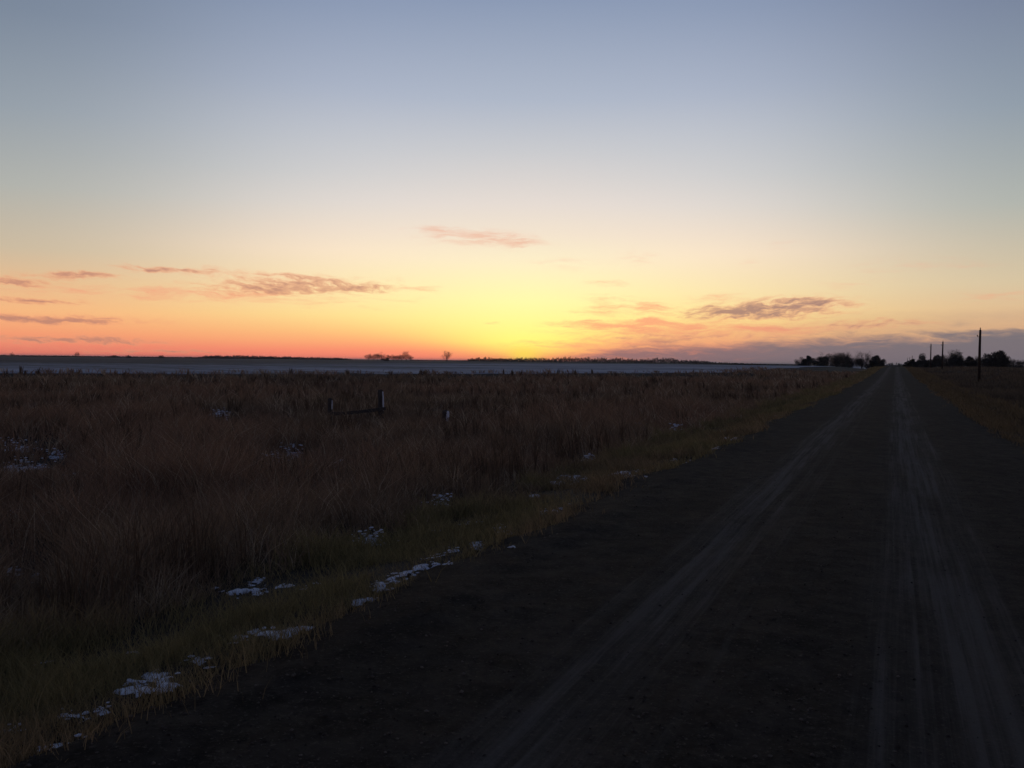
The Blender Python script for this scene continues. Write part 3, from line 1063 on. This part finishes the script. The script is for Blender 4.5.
GREY = [(262, 290, 62, 6, .8), (300, 283, 72, 7, .8), (358, 287, 26, 4, .8), (275, 276, 40, 3, .5), (168, 268.5, 40, 3, 1.3), (75, 275, 38, 2.8, 1.2), (8, 281, 34, 4, 1.2), (30, 302, 46, 2.8, 1.2), (40, 318.5, 80, 3.4, 1.5),
        (80, 339.5, 76, 3.2, 1.4), (165, 351, 64, 2.2, 1.0), (15, 345, 40, 8, .35), (770, 309, 62, 8, 1.2), (728, 314, 46, 6, .9), (815, 302, 32, 4.5, .9), (640, 340, 46, 4, .6), (850, 326, 44, 4, .7), (715, 336, 70, 4, .7),
        (490, 324, 9, 2, .6), (905, 322, 40, 3, .5)]
PINK = [(480, 238, 50, 9, .95), (436, 230, 30, 5, .7), (520, 243, 26, 7, .6), (650, 310, 20, 7, 1.1), (612, 303, 30, 9, .75), (715, 297, 32, 4, .9), (606, 283, 26, 3, .8), (690, 328, 90, 9, 1.0), (600, 327, 60, 7, .8), (590, 345, 70, 6, 1.0), (790, 330, 50, 5, .8), (740, 347, 30, 3, .8), (645, 322, 40, 4, .5), (580, 312, 30, 3, .45),
        (775, 246, 22, 7, .4), (750, 262, 18, 5, .35), (635, 257, 22, 8, .5), (915, 265, 70, 8, .45), (560, 264, 40, 6, .4), (300, 300, 120, 9, .45), (425, 289, 30, 3.5, .7), (990, 296, 50, 7, .5), (205, 294, 90, 6, .6), (60, 290, 80, 8, .4), (840, 284, 50, 5, .35)]
gs = addup(GREY)
gv = g.m('ADD', gs, g.m('MULTIPLY', g.m('MULTIPLY', g.m('SUBTRACT', nz, .5), 3.4), g.m('ADD', .06, g.m('SQRT', gs))))
gm = g.ss(gv, .45, 1.75)
gh = g.ss(gv, .05, 1.10)
ps = addup(PINK)
pm = g.ss(g.m('ADD', ps, g.m('MULTIPLY', g.m('MULTIPLY', g.m('SUBTRACT', nz2, .5), 3.2), g.m('ADD', .06, g.m('SQRT', ps)))), .14, 1.7)
near = gauss(u, 0, 11)
pinkc = g.mix(near, lin((244, 150, 122)), lin((252, 158, 124)))
pinkc = g.mix(g.ss(el, 4, 7), pinkc, lin((236, 176, 150)))
sky = g.mix(g.m('MULTIPLY', pm, .80), sky, pinkc)
halo = g.mix(g.ss(u, -14, 8), lin((240, 160, 122)), lin((240, 164, 128)))
sky = g.mix(g.m('MULTIPLY', gh, .62), sky, halo)
greyc = g.mix(g.ss(u, -14, 6), lin((176, 126, 114)), lin((132, 108, 114)))
sky = g.mix(g.m('MULTIPLY', gm, .72), sky, greyc)
# slate bank lying low on the horizon right of the sun
top = g.m('ADD', g.m('MULTIPLY', g.ss(u, 1, 8), 1.15), g.m('MULTIPLY', g.ss(u, 10, 28), .75))
nb = g.noise(g.vec(g.m('MULTIPLY', u, .20), g.m('MULTIPLY', ue, 1.3), 21), 1, 4, .62)
bk = g.m('SUBTRACT', g.m('ADD', top, g.m('MULTIPLY', g.m('SUBTRACT', nb, .5), 1.7)), el)
bank = g.m('MULTIPLY', g.ss(g.m('ADD', bk, g.m('MULTIPLY', g.m('SUBTRACT', nz2, .5), 1.1)), -.35, .6), g.ss(u, .5, 4.5))
bankc = g.mix(g.ss(u, 2, 16), lin((134, 108, 114)), lin((108, 108, 119)))
glow = g.m('MULTIPLY', g.ss(nz2, .50, .68), g.m('MULTIPLY', g.ss(u, 18, 4), .6))
veil = g.m('MULTIPLY', g.ss(bk, -1.7, .4), g.m('MULTIPLY', g.ss(u, 1.0, 8), g.m('ADD', .25, g.m('MULTIPLY', nz2, .7))))
sky = g.mix(g.m('MULTIPLY', veil, .75), sky, g.mix(g.ss(u, 6, 24), lin((226, 148, 124)), lin((176, 146, 134))))
bankc = g.mix(glow, bankc, lin((226, 140, 112)))
sky = g.mix(g.m('MULTIPLY', bank, .93), sky, bankc)
# below the horizon only dark land
sky = g.mix(g.ss(el, -.08, -.8), sky, lin((30, 28, 30)))

wd.cycles.sampling_method = 'NONE'
bg = g.n('ShaderNodeBackground'); g.put(bg.inputs[0], sky); bg.inputs[1].default_value = .97
st = g.n('ShaderNodeTexSky', sky_type='NISHITA')
st.sun_disc = False
st.sun_elevation = SEL_LAMP
st.sun_rotation = -SAZ
st.altitude = 400; st.air_density = 1; st.dust_density = 1.5; st.ozone_density = 2
bg2 = g.n('ShaderNodeBackground'); nt.links.new(st.outputs[0], bg2.inputs[0]); bg2.inputs[1].default_value = .01
ad = g.n('ShaderNodeAddShader')
nt.links.new(bg.outputs[0], ad.inputs[0]); nt.links.new(bg2.outputs[0], ad.inputs[1])
nt.links.new(ad.outputs[0], g.n('ShaderNodeOutputWorld').inputs[0])

sl = bpy.data.lights.new('sun', 'SUN')
sl.energy = .05; sl.angle = math.radians(.6); sl.color = (1, .62, .32)
so = bpy.data.objects.new('sun', sl)
sd_ = Vector((-math.sin(SAZ) * math.cos(SEL_LAMP), math.cos(SAZ) * math.cos(SEL_LAMP), math.sin(SEL_LAMP)))
so.rotation_euler = sd_.to_track_quat('Z', 'Y').to_euler()
so.location = sd_ * 100
COL.objects.link(so)

# ------------------------------------------------------------------ thin evening haze over the plain
hm = bpy.data.materials.new('evening_haze'); hm.use_nodes = True
nt = hm.node_tree; nt.nodes.clear(); g = NT(nt)
pv_ = g.n('ShaderNodeVolumePrincipled')
pv_.inputs['Color'].default_value = (.86, .86, .90, 1)
pv_.inputs['Density'].default_value = HAZE
pv_.inputs['Anisotropy'].default_value = .35
nt.links.new(pv_.outputs[0], g.n('ShaderNodeOutputMaterial').inputs['Volume'])
X0, X1, Y0, Y1, Z0, Z1 = -14600, 14600, -300, 14600, -8, 12.5
hv_ = [(x, y, z) for z in (Z0, Z1) for x, y in ((X0, Y0), (X1, Y0), (X1, Y1), (X0, Y1))]
hf = [3, 2, 1, 0, 4, 5, 6, 7, 0, 1, 5, 4, 1, 2, 6, 5, 2, 3, 7, 6, 3, 0, 4, 7]
tag(mesh_np('haze', np.array(hv_), hf, [4] * 6, hm), 'thin evening haze over the plain', 'haze', kind='stuff')
